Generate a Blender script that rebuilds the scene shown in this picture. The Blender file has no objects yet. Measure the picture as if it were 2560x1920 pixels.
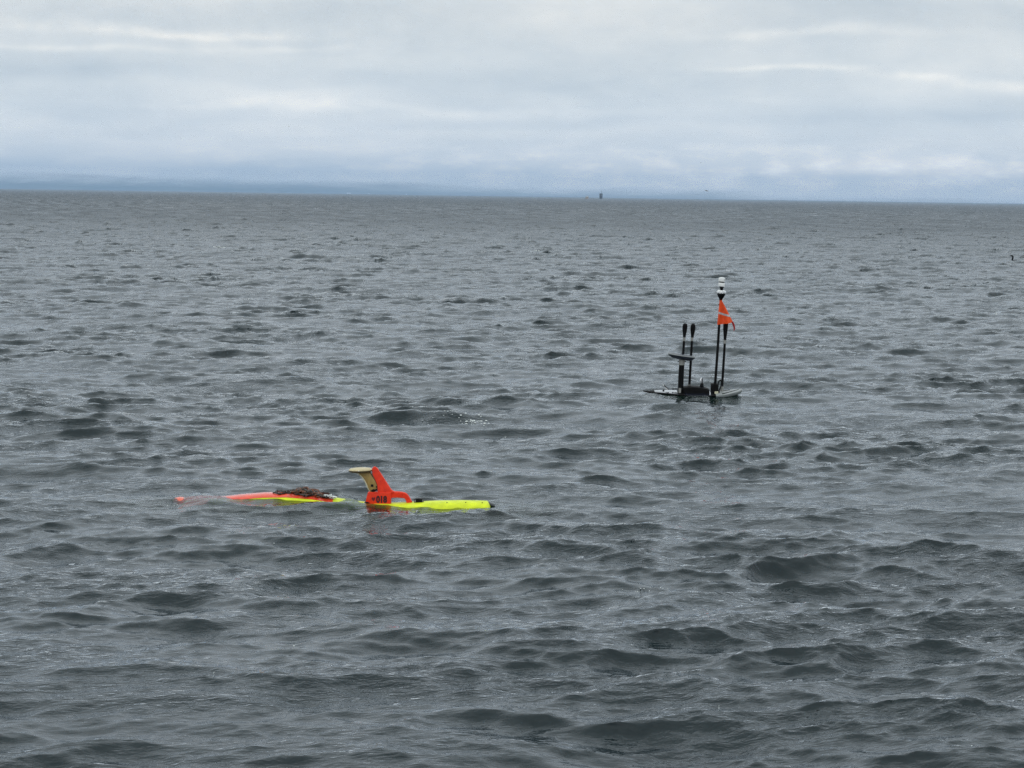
import bpy, bmesh, math, random
import numpy as np
from mathutils import Vector, Matrix

# ------------------------------------------------------------------ camera, world, sun, exposure
SC = bpy.context.scene
COL = SC.collection
R = math.radians
CAM_H = 5.3                      # eye height above the sea, metres
FPX = 5500.0                     # focal length in pixels of the 2560 px wide photograph
HZ0, HZS = 470.5, 0.0148         # horizon row at the left edge and its slope
ROLL = math.atan(HZS)
PITCH = math.atan((960 - (HZ0 + HZS * 1280)) * math.cos(ROLL) / FPX)

fwd = Vector((0, math.cos(PITCH), -math.sin(PITCH)))
up0 = Vector((0, math.sin(PITCH), math.cos(PITCH)))
RIGHT = Vector((1, 0, 0)) * math.cos(ROLL) + up0 * math.sin(ROLL)
UP = Vector((-1, 0, 0)) * math.sin(ROLL) + up0 * math.cos(ROLL)
FWD = fwd
EYE = Vector((0, 0, CAM_H))
cd = bpy.data.cameras.new('camera')
cd.sensor_width = 36.0
cd.lens = FPX / 2560 * 36.0
cd.clip_start = 0.5
cd.clip_end = 150000
cam = bpy.data.objects.new('camera', cd)
COL.objects.link(cam)
cam.matrix_world = Matrix(((RIGHT.x, UP.x, -FWD.x, EYE.x), (RIGHT.y, UP.y, -FWD.y, EYE.y), (RIGHT.z, UP.z, -FWD.z, EYE.z), (0, 0, 0, 1)))
SC.camera = cam

SUN_EL, SUN_AZ = R(42), R(200)   # azimuth from +Y clockwise: behind the viewer, to the left
SKY_STRENGTH = 0.1
SUN_STRENGTH = 0.5
EXPOSURE = 0.0
SC.view_settings.view_transform = 'Standard'
SC.view_settings.look = 'None'
SC.view_settings.exposure = EXPOSURE
SC.view_settings.gamma = 1.0
SC.view_settings.use_curve_mapping = False
SC.cycles.max_bounces = 5
SC.cycles.diffuse_bounces = 2
SC.cycles.glossy_bounces = 3
SC.cycles.transmission_bounces = 4
SC.cycles.use_adaptive_sampling = True
SC.cycles.adaptive_threshold = 0.02
SC.cycles.use_denoising = True
SC.cycles.denoiser = 'OPENIMAGEDENOISE'
SC.cycles.denoising_prefilter = 'NONE'
SC.cycles.adaptive_min_samples = 8
SC.cycles.volume_bounces = 2
SC.cycles.transparent_max_bounces = 24


class NT:
    """short hand for building node trees"""
    def __init__(s, tree):
        s.t = tree
        s.t.nodes.clear()

    def n(s, typ, ins=None, **kw):
        nd = s.t.nodes.new(typ)
        for k, v in kw.items():
            setattr(nd, k, v)
        for k, v in (ins or {}).items():
            sock = nd.inputs[k]
            if isinstance(v, bpy.types.NodeSocket):
                s.t.links.new(v, sock)
            else:
                sock.default_value = v
        return nd

    def m(s, op, a, b=0.0, c=0.0, clamp=False):
        nd = s.t.nodes.new('ShaderNodeMath')
        nd.operation = op
        nd.use_clamp = clamp
        for i, v in enumerate((a, b, c)):
            if isinstance(v, bpy.types.NodeSocket):
                s.t.links.new(v, nd.inputs[i])
            else:
                nd.inputs[i].default_value = v
        return nd.outputs[0]

    def mix(s, f, a, b):
        nd = s.t.nodes.new('ShaderNodeMix')
        nd.data_type = 'RGBA'
        for sock, v in ((nd.inputs[0], f), (nd.inputs[6], a), (nd.inputs[7], b)):
            if isinstance(v, bpy.types.NodeSocket):
                s.t.links.new(v, sock)
            else:
                sock.default_value = v if not isinstance(v, tuple) or len(v) == 4 else (*v, 1)
        return nd.outputs[2]

    def comb(s, x, y, z):
        return s.n('ShaderNodeCombineXYZ', {0: x, 1: y, 2: z}).outputs[0]

    def noise(s, vec, scale=1.0, detail=4.0, rough=0.55, dist=0.0, dim='3D'):
        return s.n('ShaderNodeTexNoise', noise_dimensions=dim, ins={'Vector': vec, 'Scale': scale, 'Detail': detail, 'Roughness': rough, 'Distortion': dist}).outputs[0]

    def noise2(s, x, y, detail=2.0, rough=0.55):
        return s.noise(s.comb(x, y, 0.0), 1.0, detail, rough, 0.0, '2D')

    def rng(s, v, a, b, c=0.0, d=1.0, smooth=False):
        nd = s.n('ShaderNodeMapRange', {0: v, 1: a, 2: b, 3: c, 4: d})
        if smooth:
            nd.interpolation_type = 'SMOOTHSTEP'
        return nd.outputs[0]

    def link(s, a, b):
        s.t.links.new(a, b)


def build_world():
    w = bpy.data.worlds.new('World')
    SC.world = w
    w.use_nodes = True
    N = NT(w.node_tree)
    sky = N.n('ShaderNodeTexSky', sky_type='NISHITA')
    sky.sun_disc = False
    sky.sun_elevation = SUN_EL
    sky.sun_rotation = SUN_AZ
    sky.altitude = 0
    d = N.n('ShaderNodeTexCoord').outputs['Generated']
    sp = N.n('ShaderNodeSeparateXYZ', {0: d})
    x, y, z = sp.outputs
    DEG = 180 / math.pi
    az = N.m('MULTIPLY', N.m('ARCTAN2', x, y), DEG)
    el = N.m('MULTIPLY', N.m('ARCSINE', z), DEG)
    # layered stratus: the same soft strata all the way round, flattened towards the horizon
    wob = N.noise2(N.m('MULTIPLY_ADD', az, 0.16, 31.0), N.m('MULTIPLY', el, 0.6), 2.0)
    elw = N.m('ADD', el, N.m('MULTIPLY', N.m('SUBTRACT', wob, 0.5), 0.7))
    # strata elevation compresses like a flat layer seen from below
    lay = N.m('MULTIPLY', N.m('LOGARITHM', N.m('ADD', N.m('MAXIMUM', elw, 0.0), 3.0), math.e), 6.0)
    n1 = N.noise2(N.m('MULTIPLY', az, 0.085), lay, 2.0, 0.5)
    n2 = N.noise2(N.m('MULTIPLY_ADD', az, 0.22, 57.0), N.m('MULTIPLY', lay, 0.7), 4.0)
    n3 = N.noise2(N.m('MULTIPLY_ADD', az, 0.9, 77.0), N.m('MULTIPLY', lay, 2.2), 3.0)
    ramp = N.n('ShaderNodeValToRGB', {0: N.m('DIVIDE', N.m('MAXIMUM', elw, 0.0), 90.0)})
    cr = ramp.color_ramp
    pts = [(0.0, (0.97, 0.97, 0.98)), (0.9, (0.94, 0.95, 0.96)), (2.0, (0.78, 0.82, 0.86)), (3.3, (0.70, 0.74, 0.775)), (4.6, (0.68, 0.71, 0.735)),
           (12, (0.77, 0.82, 0.86)), (35, (0.90, 0.965, 1.0)), (90, (0.92, 0.98, 1.0))]
    while len(cr.elements) < len(pts):
        cr.elements.new(0.5)
    for e, (p, c) in zip(cr.elements, pts):
        e.position = p / 90
        e.color = (*c, 1)
    col = ramp.outputs[0]
    # thin brighter and darker bands
    f = N.m('ADD', N.m('MULTIPLY', N.m('SUBTRACT', n1, 0.5), 0.26), N.m('MULTIPLY', N.m('SUBTRACT', n2, 0.5), 0.36))
    f = N.m('ADD', f, N.m('MULTIPLY', N.m('SUBTRACT', n3, 0.5), 0.10))

    def streak(a0, e0, wa, we, amp, tilt=0.0):
        da = N.m('SUBTRACT', az, a0)
        u = N.m('DIVIDE', da, wa)
        v = N.m('DIVIDE', N.m('SUBTRACT', N.m('SUBTRACT', elw, e0), N.m('MULTIPLY', da, tilt)), we)
        q = N.m('ADD', N.m('MULTIPLY', u, u), N.m('MULTIPLY', v, v))
        g = N.m('EXPONENT', N.m('MULTIPLY', q, -1.0))
        g = N.m('MULTIPLY', g, N.rng(n3, 0.25, 0.7, 0.55, 1.35))
        return N.m('MULTIPLY', g, amp)
    for s_ in [(-9.0, 4.05, 3.6, 0.17, 0.27), (-11.5, 3.55, 3.0, 0.09, 0.15), (-6.3, 3.72, 2.2, 0.12, 0.12), (-6.0, 2.30, 2.6, 0.20, 0.17),
               (-1.0, 2.15, 3.5, 0.16, 0.09), (7.5, 4.15, 3.0, 0.14, 0.14), (7.0, 3.36, 2.2, 0.09, 0.15, -0.01), (11.8, 2.98, 2.6, 0.13, 0.25, -0.06),
               (3.0, 3.1, 2.0, 0.22, 0.07), (11.0, 2.25, 4.0, 0.35, -0.09), (-11.5, 3.05, 2.8, 0.28, -0.12), (-3.5, 2.8, 3.6, 0.3, -0.10),
               (1.5, 1.9, 5.0, 0.25, -0.06), (11.0, 0.75, 4.5, 0.32, 0.22), (4.5, 0.6, 2.8, 0.22, 0.14), (-2.7, 0.55, 1.0, 0.13, 0.14)]:
        f = N.m('ADD', f, streak(*s_))
    # puffy bank low over the water
    pf = N.noise2(N.m('MULTIPLY_ADD', az, 0.85, 11.0), N.m('MULTIPLY', el, 2.6), 5.0, 0.6)
    pf = N.m('MULTIPLY', N.rng(pf, 0.38, 0.76, 0.0, 1.0, True), N.m('MULTIPLY', N.rng(el, 0.12, 0.45), N.rng(el, 1.5, 0.7)))
    f = N.m('ADD', f, N.m('MULTIPLY', pf, N.rng(az, -9.0, 6.0, 0.10, 0.50)))
    gain = N.m('ADD', 1.075, f)
    col = N.n('ShaderNodeVectorMath', {0: col, 1: N.comb(gain, gain, gain)}, operation='MULTIPLY').outputs[0]
    # bright parts lean warm white, dim parts lean blue
    tint = N.mix(N.rng(f, -0.2, 0.25), (0.925, 0.995, 1.045), (1.07, 1.01, 0.93))
    col = N.n('ShaderNodeVectorMath', {0: col, 1: tint}, operation='MULTIPLY').outputs[0]
    col = N.n('ShaderNodeVectorMath', {0: col, 1: (1 / SKY_STRENGTH,) * 3}, operation='MULTIPLY').outputs[0]
    # the clear sky above the cloud deck only just glimmers through
    col = N.mix(0.06, col, sky.outputs[0])
    below = N.rng(el, -1.0, -0.05)
    col = N.mix(below, (1.6, 1.9, 2.1), col)
    bg = N.n('ShaderNodeBackground', {0: col, 1: SKY_STRENGTH})
    out = N.n('ShaderNodeOutputWorld')
    N.link(bg.outputs[0], out.inputs[0])
    w.cycles.sampling_method = 'MANUAL'
    w.cycles.sample_map_resolution = 1024


build_world()
sd = bpy.data.lights.new('sun', 'SUN')
sd.energy = SUN_STRENGTH
sd.angle = R(90)            # a sun lost behind thick cloud
sd.color = (1.0, 0.965, 0.92)
sun = bpy.data.objects.new('sun', sd)
COL.objects.link(sun)
sdir = Vector((math.sin(SUN_AZ) * math.cos(SUN_EL), math.cos(SUN_AZ) * math.cos(SUN_EL), math.sin(SUN_EL)))
sun.rotation_euler = sdir.to_track_quat('Z', 'Y').to_euler()


# ------------------------------------------------------------------ placing: photograph pixel -> place in the world
def ray(px, py):
    return FWD + RIGHT * ((px - 1280) / FPX) + UP * ((960 - py) / FPX)


def P(px, py, Y):
    d = ray(px, py)
    return EYE + d * (Y / d.y)


def G(px, py, z=0.0):
    d = ray(px, py)
    return EYE + d * ((z - CAM_H) / d.z)


def pix(v):
    d = Vector(v) - EYE
    w = d.dot(FWD)
    return 1280 + d.dot(RIGHT) / w * FPX, 960 - d.dot(UP) / w * FPX


# ------------------------------------------------------------------ materials
MATS = {}


def mat(name, color, rough=0.5, metal=0.0, spec=0.5, var=0.0, vscale=20.0, bump=0.0, coat=0.0, color2=None):
    if name in MATS:
        return MATS[name]
    m = bpy.data.materials.new(name)
    m.use_nodes = True
    N = NT(m.node_tree)
    pos = N.n('ShaderNodeNewGeometry').outputs['Position']
    c = (*color, 1)
    b = N.n('ShaderNodeBsdfPrincipled', {'Roughness': rough, 'Metallic': metal, 'Specular IOR Level': spec, 'Coat Weight': coat})
    if var > 0:
        nz = N.noise(pos, vscale, 5.0, 0.6)
        c2 = color2 or tuple(v * (1 - var) for v in color)
        col = N.mix(N.rng(nz, 0.35, 0.65), (*c2, 1), c)
        N.link(col, b.inputs['Base Color'])
        N.link(N.rng(nz, 0.3, 0.7, min(1, rough + 0.12), max(0.03, rough - 0.06)), b.inputs['Roughness'])
    else:
        b.inputs['Base Color'].default_value = c
    if bump > 0:
        bp = N.n('ShaderNodeBump', {'Height': N.noise(pos, vscale * 3, 4.0), 'Strength': 0.6, 'Distance': bump})
        N.link(bp.outputs[0], b.inputs['Normal'])
    o = N.n('ShaderNodeOutputMaterial')
    N.link(b.outputs[0], o.inputs[0])
    MATS[name] = m
    return m


def sea_material():
    m = bpy.data.materials.new('sea_water')
    m.use_nodes = True
    N = NT(m.node_tree)
    pos = N.n('ShaderNodeNewGeometry').outputs['Position']
    sp = N.n('ShaderNodeSeparateXYZ', {0: pos})
    px_, py_, pz_ = sp.outputs
    rad = N.m('SQRT', N.m('ADD', N.m('MULTIPLY', px_, px_), N.m('MULTIPLY', py_, py_)))
    rot = R(14)
    u = N.m('ADD', N.m('MULTIPLY', px_, math.cos(rot)), N.m('MULTIPLY', py_, math.sin(rot)))
    v = N.m('SUBTRACT', N.m('MULTIPLY', py_, math.cos(rot)), N.m('MULTIPLY', px_, math.sin(rot)))
    gust = N.rng(N.noise2(N.m('MULTIPLY', u, 0.22), N.m('MULTIPLY', v, 0.5), 1.0), 0.35, 0.68, 0.35, 1.35)
    rip = N.noise2(N.m('MULTIPLY', u, 3.6), N.m('MULTIPLY', v, 8.0), 3.0)
    rip2 = N.noise2(N.m('MULTIPLY', u, 11.0), N.m('MULTIPLY', v, 24.0), 1.0)
    far = N.noise2(N.m('MULTIPLY', u, 0.55), N.m('MULTIPLY', v, 1.3), 2.0, 0.6)
    farw = N.rng(rad, 150.0, 1500.0, 0.0, 1.0)
    h = N.m('ADD', N.m('MULTIPLY', N.m('MULTIPLY', rip, gust), 0.020), N.m('MULTIPLY', N.m('MULTIPLY', rip2, gust), 0.005))
    h = N.m('ADD', h, N.m('MULTIPLY', N.m('MULTIPLY', far, farw), 0.42))
    bp = N.n('ShaderNodeBump', {'Height': h, 'Strength': 1.0, 'Distance': 1.0})
    nrm = bp.outputs[0]
    fr = N.n('ShaderNodeFresnel', {'IOR': 1.333, 'Normal': nrm}).outputs[0]
    fr = N.m('MULTIPLY', fr, N.m('SUBTRACT', 1.0, N.m('MULTIPLY', fr, N.m('ADD', N.rng(rad, 25, 420, 0.22, 0.76), N.m('MULTIPLY', N.m('SUBTRACT', N.noise2(N.m('MULTIPLY', u, 0.22), N.m('MULTIPLY', v, 0.028), 3.0), 0.5), N.rng(rad, 150, 900, 0.0, 1.5))))))   # unresolved ripples keep grazing reflection from closing up
    gl = N.n('ShaderNodeBsdfGlossy', {'Color': (0.97, 1.0, 1.035, 1), 'Roughness': N.rng(rad, 60, 900, 0.05, 0.14), 'Normal': nrm})
    rf = N.n('ShaderNodeBsdfRefraction', {'Color': (0.92, 0.97, 0.95, 1), 'Roughness': 0.03, 'IOR': 1.333, 'Normal': nrm})
    df = N.n('ShaderNodeBsdfDiffuse', {'Color': (0.010, 0.018, 0.020, 1), 'Normal': nrm})
    # one can only look into the water close to the hulls that lie in it; elsewhere it is deep and opaque
    def near(x0, x1, yc, r):
        dx = N.m('MAXIMUM', N.m('MAXIMUM', N.m('SUBTRACT', x0, px_), N.m('SUBTRACT', px_, x1)), 0.0)
        dy = N.m('SUBTRACT', py_, yc)
        d = N.m('SQRT', N.m('ADD', N.m('MULTIPLY', dx, dx), N.m('MULTIPLY', dy, dy)))
        return N.rng(d, r, r * 0.6)
    clear = N.m('MULTIPLY', N.m('MAXIMUM', near(AX0, AX1, Y_AUV - .4, 1.3), near(UX0, UX1, Y_USV - .3, 0.9)), 0.62)
    body = N.n('ShaderNodeMixShader', {0: clear, 1: df.outputs[0], 2: rf.outputs[0]})
    mx = N.n('ShaderNodeMixShader', {0: fr, 1: body.outputs[0], 2: gl.outputs[0]})
    vol = N.n('ShaderNodeVolumeAbsorption', {'Color': (0.42, 0.72, 0.60, 1), 'Density': 2.2})
    o = N.n('ShaderNodeOutputMaterial')
    N.link(mx.outputs[0], o.inputs['Surface'])
    N.link(vol.outputs[0], o.inputs['Volume'])
    return m


# ------------------------------------------------------------------ object helpers
def tag(o, label=None, cat=None, group=None, kind=None):
    for k, v in (('label', label), ('category', cat), ('group', group), ('kind', kind)):
        if v:
            o[k] = v
    return o


def empty(name, loc, label, cat, group=None):
    o = bpy.data.objects.new(name, None)
    o.empty_display_size = 0.2
    o.location = loc
    COL.objects.link(o)
    return tag(o, label, cat, group)


def wloc(o):
    v = Vector((0, 0, 0))
    while o is not None:
        v += Vector(o.location)
        o = o.parent
    return v


def link_mesh(name, me, m, parent=None, smooth=True):
    """me has world coordinates; the object gets its origin at its own centre"""
    n = len(me.vertices)
    co = np.empty(n * 3)
    me.vertices.foreach_get('co', co)
    co = co.reshape(-1, 3)
    c = (co.min(0) + co.max(0)) / 2
    co -= c
    me.vertices.foreach_set('co', co.ravel())
    me.update()
    o = bpy.data.objects.new(name, me)
    COL.objects.link(o)
    if m:
        me.materials.append(m)
    if smooth:
        me.polygons.foreach_set('use_smooth', [True] * len(me.polygons))
        try:
            me.set_sharp_from_angle(angle=R(38))
        except Exception:
            pass
    base = Vector((0, 0, 0))
    if parent is not None:
        o.parent = parent
        base = wloc(parent)
    o.location = Vector(c) - base
    return o


def from_bm(name, bm, m, parent=None, smooth=True):
    bmesh.ops.recalc_face_normals(bm, faces=bm.faces)
    me = bpy.data.meshes.new(name)
    bm.to_mesh(me)
    bm.free()
    return link_mesh(name, me, m, parent, smooth)


def loft(rings, cap=True):
    """rings: list of equal-length lists of points -> bmesh"""
    bm = bmesh.new()
    vs = [[bm.verts.new(p) for p in r] for r in rings]
    n = len(rings[0])
    for a, b in zip(vs, vs[1:]):
        for i in range(n):
            bm.faces.new((a[i], a[(i + 1) % n], b[(i + 1) % n], b[i]))
    if cap:
        bm.faces.new(vs[0][::-1])
        bm.faces.new(vs[-1])
    return bm


def tube_bm(pts, rads, seg=12, flat=1.0):
    pts = [Vector(p) for p in pts]
    if not hasattr(rads, '__len__'):
        rads = [rads] * len(pts)
    rings = []
    side0 = None
    for i, p in enumerate(pts):
        t = (pts[min(i + 1, len(pts) - 1)] - pts[max(i - 1, 0)]).normalized()
        if side0 is None:
            ref = Vector((0, 1, 0)) if abs(t.y) < 0.9 else Vector((1, 0, 0))
            side0 = t.cross(ref).normalized()
        s = (side0 - t * side0.dot(t)).normalized()
        side0 = s
        b = t.cross(s)
        rings.append([p + (s * math.cos(a) + b * flat * math.sin(a)) * rads[i] for a in [2 * math.pi * k / seg for k in range(seg)]])
    return loft(rings)


def tube(name, pts, rads, m, parent=None, seg=12, flat=1.0):
    return from_bm(name, tube_bm(pts, rads, seg, flat), m, parent)


def prism_bm(front, offs, bevel=0.0, seg=2, taper=None):
    """front: list of world points (a planar outline), swept by the vector offs"""
    bm = bmesh.new()
    offs = Vector(offs)
    a = [bm.verts.new(Vector(p)) for p in front]
    b = [bm.verts.new(Vector(p) + offs * (taper[i] if taper else 1.0)) for i, p in enumerate(front)]
    if taper:
        for i, v in enumerate(a):
            v.co = v.co + offs * (1 - taper[i]) * 0.5
        for i, v in enumerate(b):
            v.co = v.co + offs * (1 - taper[i]) * 0.5
    bm.faces.new(a)
    bm.faces.new(b[::-1])
    n = len(a)
    for i in range(n):
        bm.faces.new((a[i], b[i], b[(i + 1) % n], a[(i + 1) % n]))
    bmesh.ops.recalc_face_normals(bm, faces=bm.faces)
    if bevel > 0:
        bmesh.ops.bevel(bm, geom=list(bm.edges), offset=bevel, segments=seg, profile=0.6, affect='EDGES', clamp_overlap=True)
    return bm


def box_bm(c, s, bevel=0.0, rot=None, seg=2):
    bm = bmesh.new()
    bmesh.ops.create_cube(bm, size=1.0)
    for v in bm.verts:
        v.co = Vector((v.co.x * s[0], v.co.y * s[1], v.co.z * s[2]))
    if bevel > 0:
        bmesh.ops.bevel(bm, geom=list(bm.edges), offset=bevel, segments=seg, profile=0.6, affect='EDGES', clamp_overlap=True)
    M = Matrix.Translation(Vector(c)) @ (rot.to_4x4() if rot else Matrix.Identity(4))
    bm.transform(M)
    return bm


def smooth_poly(pts, it=2, closed=True):
    """Chaikin corner cutting"""
    for _ in range(it):
        q = []
        n = len(pts)
        for i in range(n if closed else n - 1):
            a, b = Vector(pts[i]), Vector(pts[(i + 1) % n])
            q += [a * 0.75 + b * 0.25, a * 0.25 + b * 0.75]
        if not closed:
            q = [Vector(pts[0])] + q + [Vector(pts[-1])]
        pts = q
    return pts


def skin_mesh(name, verts, edges, radii, levels=2):
    """grow one continuous body over a skeleton; returns a mesh"""
    me = bpy.data.meshes.new(name + '_skeleton')
    me.from_pydata(verts, edges, [])
    o = bpy.data.objects.new(name + '_skeleton', me)
    COL.objects.link(o)
    o.modifiers.new('skin', 'SKIN').use_smooth_shade = True
    for i, r in enumerate(radii):
        sv = me.skin_vertices[0].data[i]
        sv.radius = r if hasattr(r, '__len__') else (r, r)
        sv.use_root = (i == 0)
    sm = o.modifiers.new('sub', 'SUBSURF')
    sm.levels = levels
    dg = bpy.context.evaluated_depsgraph_get()
    dg.update()
    res = bpy.data.meshes.new_from_object(o.evaluated_get(dg))
    bpy.data.objects.remove(o)
    bpy.data.meshes.remove(me)
    return res


interp = np.interp

# ------------------------------------------------------------------ the sea
WIND = R(-90 + 13)               # the waves run towards the viewer, a little to the right
rs = np.random.RandomState(11)


def ocean_tile(N_, L, klo, khi, A, Lp, spread, chop, WIND=WIND):
    k1 = 2 * np.pi * np.fft.fftfreq(N_, L / N_)
    kx, ky = np.meshgrid(k1, k1, indexing='ij')
    k = np.hypot(kx, ky)
    k[0, 0] = 1e-6
    c = (kx * math.cos(WIND) + ky * math.sin(WIND)) / k
    Dr = np.where(c > 0, np.abs(c) ** spread + 0.06, 0.06)
    S = A * np.exp(-1 / (k * Lp) ** 2) / k ** 4 * Dr
    band = (k >= klo) & (k < khi)
    S = np.where(band, S, 0)
    dk = 2 * np.pi / L
    H = (rs.randn(N_, N_) + 1j * rs.randn(N_, N_)) * np.sqrt(S) * dk
    f = lambda a: np.real(np.fft.ifft2(a)) * N_ * N_
    h = f(H)
    dx = f(1j * kx / k * H) * chop
    dy = f(1j * ky / k * H) * chop
    lean = 0.35                  # crests lean forward, so the faces towards the viewer are the steep ones
    dx = dx + lean * h * math.cos(WIND)
    dy = dy + lean * h * math.sin(WIND)
    return np.stack([dx, dy, h], -1).astype(np.float32), L


def sample(tile, x, y):
    T, L = tile
    n = T.shape[0]
    u = (x / L * n) % n
    v = (y / L * n) % n
    i = np.floor(u).astype(np.int64)
    j = np.floor(v).astype(np.int64)
    fu = (u - i)[..., None].astype(np.float32)
    fv = (v - j)[..., None].astype(np.float32)
    i %= n
    j %= n
    i2 = (i + 1) % n
    j2 = (j + 1) % n
    return (T[i, j] * (1 - fu) + T[i2, j] * fu) * (1 - fv) + (T[i, j2] * (1 - fu) + T[i2, j2] * fu) * fv


AMP = 0.0115
KS = 2 * math.pi / 1.9
TB = ocean_tile(1024, 113.0, 2 * math.pi / 40, KS, AMP * 0.36, 0.60, 4.0, 1.25)
TC = ocean_tile(512, 171.0, 2 * math.pi / 60, 2 * math.pi / 3.0, AMP * 0.10, 1.4, 5.0, 1.0, R(-90 - 24))
GRP = ocean_tile(256, 97.0, 2 * math.pi / 30, 2 * math.pi / 4, 1.0, 3.0, 0.5, 0.0)
GRP = (GRP[0] / GRP[0][..., 2].std(), GRP[1])
TA = ocean_tile(1024, 23.7, KS, 2 * math.pi / 0.09, AMP * 1.15, 0.60, 3.0, 1.3)

# damping of the waves right at the floating things, so that they sit in the water as photographed
Y_AUV, Y_USV = 37.5, 58.6
AX0, AX1 = P(430, 1260, Y_AUV).x, P(1240, 1260, Y_AUV).x
UX0, UX1 = P(1608, 985, Y_USV).x, P(1855, 985, Y_USV).x
CORM = G(2535, 653)
SHIP_Y = 6500.0


def seg_damp(x, y, x0, x1, yc, r, depth):
    dx = np.maximum(np.maximum(x0 - x, x - x1), 0)
    d = np.hypot(dx, y - yc) / r
    return 1 - depth * np.exp(-d ** 2)


def ridge(x, y, px, py, h, length, width, ang=0.0, skew=0.0):
    c = G(px, py)
    u = (x - c.x) * math.cos(ang) + (y - c.y) * math.sin(ang)
    v = -(x - c.x) * math.sin(ang) + (y - c.y) * math.cos(ang)
    v = v + 0.25 * u * u / length * skew
    e = np.exp(-(u / length) ** 2)
    w = np.where(v < 0, width * 0.62, width * 1.5)      # steep towards the viewer, long behind
    return 0.72 * h * e * (np.exp(-np.abs(v / w) ** 1.5) - 0.25 * np.exp(-((v + width * 1.6) / (width * 1.3)) ** 2))


RIDGES = [(1060, 1046, 0.17, 1.5, 0.42, R(7), 0.3), (1255, 1075, 0.15, 0.9, 0.26, R(22), 0.2), (240, 1485, 0.15, 0.95, 0.26, R(8), 0.2),
          (2300, 880, 0.15, 2.0, 0.45, R(14), 0.2), (130, 1180, 0.15, 1.9, 0.40, R(9), 0.2), (1400, 1800, 0.09, 1.4, 0.25, R(-6), 0.2)]


def auv_water(x):
    """how the water laps over the half-sunk hull: raised over it in two places"""
    pxs = np.array([380, 430, 452, 470, 500, 540, 600, 660, 760, 810, 840, 880, 915, 960, 1010, 1080, 1180, 1240, 1300])
    zz = np.array([0, 0.0, -.012, .03, .060, .055, .066, .076, .085, .085, .075, .055, -.015, -.040, -.040, -.024, -.006, .0, 0.0])
    X = np.array([P(p, 1260, Y_AUV).x for p in pxs])
    return np.interp(x, X, zz, 0, 0)


def sea_field(x, y):
    r = np.hypot(x, y)
    fa = np.clip(1 - (r - 400) / 3000, 0.5, 1)
    fb = np.clip(1 - (r - 2500) / 3000, 0.0, 1)
    dmp = seg_damp(x, y, AX0, AX1, Y_AUV, 1.0, 0.84) * seg_damp(x, y, UX0 + .3, UX1 - .3, Y_USV, 1.1, 0.65)
    dmp = dmp * seg_damp(x, y, CORM.x - .3, CORM.x + .3, CORM.y, 2.5, 0.8)
    grp = np.clip(0.95 + 0.14 * sample(GRP, x, y)[..., 2], 0.3, 1.7)          # waves come in groups, with calmer patches between
    grp2 = np.clip(0.95 + 0.18 * sample(GRP, x + 40, y + 55)[..., 2], 0.25, 1.8)
    D = sample(TB, x + 31.0, y + 12.0) * (fb * dmp * grp)[..., None] + sample(TA, x, y) * (fa * (0.7 + 0.3 * dmp) * grp2)[..., None]
    D = D + sample(TC, x + 7.0, y) * (fb * dmp)[..., None]
    D *= (1 + 1.15 * np.clip((r - 50) / 300, 0, 1)).astype(np.float32)[..., None]     # the open water farther out is rougher
    for a in RIDGES:
        D[..., 2] += ridge(x, y, *a).astype(np.float32) * dmp
    D[..., 2] += (auv_water(x) * np.exp(-((y - Y_AUV + 0.1) / 0.75) ** 4)).astype(np.float32)
    D[..., 2] += (0.09 * (1 - seg_damp(x, y, UX0 + .3, UX1 - .3, Y_USV, 1.3, 1.0))).astype(np.float32)
    return D


def build_sea():
    th = [-70, -60, -50, -42, -36, -31, -27, -24, -22, -20.5, -19, -18, -17, -16.4, -15.8, -15.3, -14.9]
    d0, d1 = 14.5, 14.5
    mid = np.linspace(-d0, d1, 470)
    th = np.radians(np.concatenate([th, mid, -np.array(th[::-1])]))
    rr = [3.0, 5, 7, 9, 11, 12.5, 13.6, 14.4]
    r = 15.0
    while r < 5200:
        rr.append(r)
        r += max(0.04, 0.00275 * r * (1.0 if r < 2600 else 2.0))
    while r < 60000:
        rr.append(r)
        r *= 1.06
    rr = np.array(rr)
    T_, R_ = np.meshgrid(th, rr, indexing='xy')
    # lateral distance taken on y so rows stay straight-ish across the view
    x = R_ * np.sin(T_)
    y = R_ * np.cos(T_)
    D = sea_field(x, y)
    V = np.stack([x + D[..., 0], y + D[..., 1], D[..., 2]], -1)
    nr, nc = x.shape
    idx = np.arange(nr * nc).reshape(nr, nc)
    q = np.stack([idx[:-1, :-1], idx[:-1, 1:], idx[1:, 1:], idx[1:, :-1]], -1).reshape(-1, 4)[:, ::1]
    q = q[:, [0, 1, 2, 3]]
    me = bpy.data.meshes.new('sea')
    me.vertices.add(nr * nc)
    me.vertices.foreach_set('co', V.reshape(-1).astype(np.float32))
    me.loops.add(len(q) * 4)
    me.loops.foreach_set('vertex_index', q.reshape(-1).astype(np.int32))
    me.polygons.add(len(q))
    me.polygons.foreach_set('loop_start', np.arange(0, len(q) * 4, 4, dtype=np.int32))
    me.polygons.foreach_set('use_smooth', np.ones(len(q), dtype=bool))
    me.update(calc_edges=True)
    me.validate()
    o = bpy.data.objects.new('sea', me)
    COL.objects.link(o)
    me.materials.append(sea_material())
    tag(o, 'choppy grey sea water reaching to the horizon', kind='structure')
    return o, rr, th, V


SEA, RR, TH, SEAV = build_sea()
print('sea verts', SEAV.shape[0] * SEAV.shape[1], 'rms', SEAV[20:1200, 20:-20, 2].std())


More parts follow.
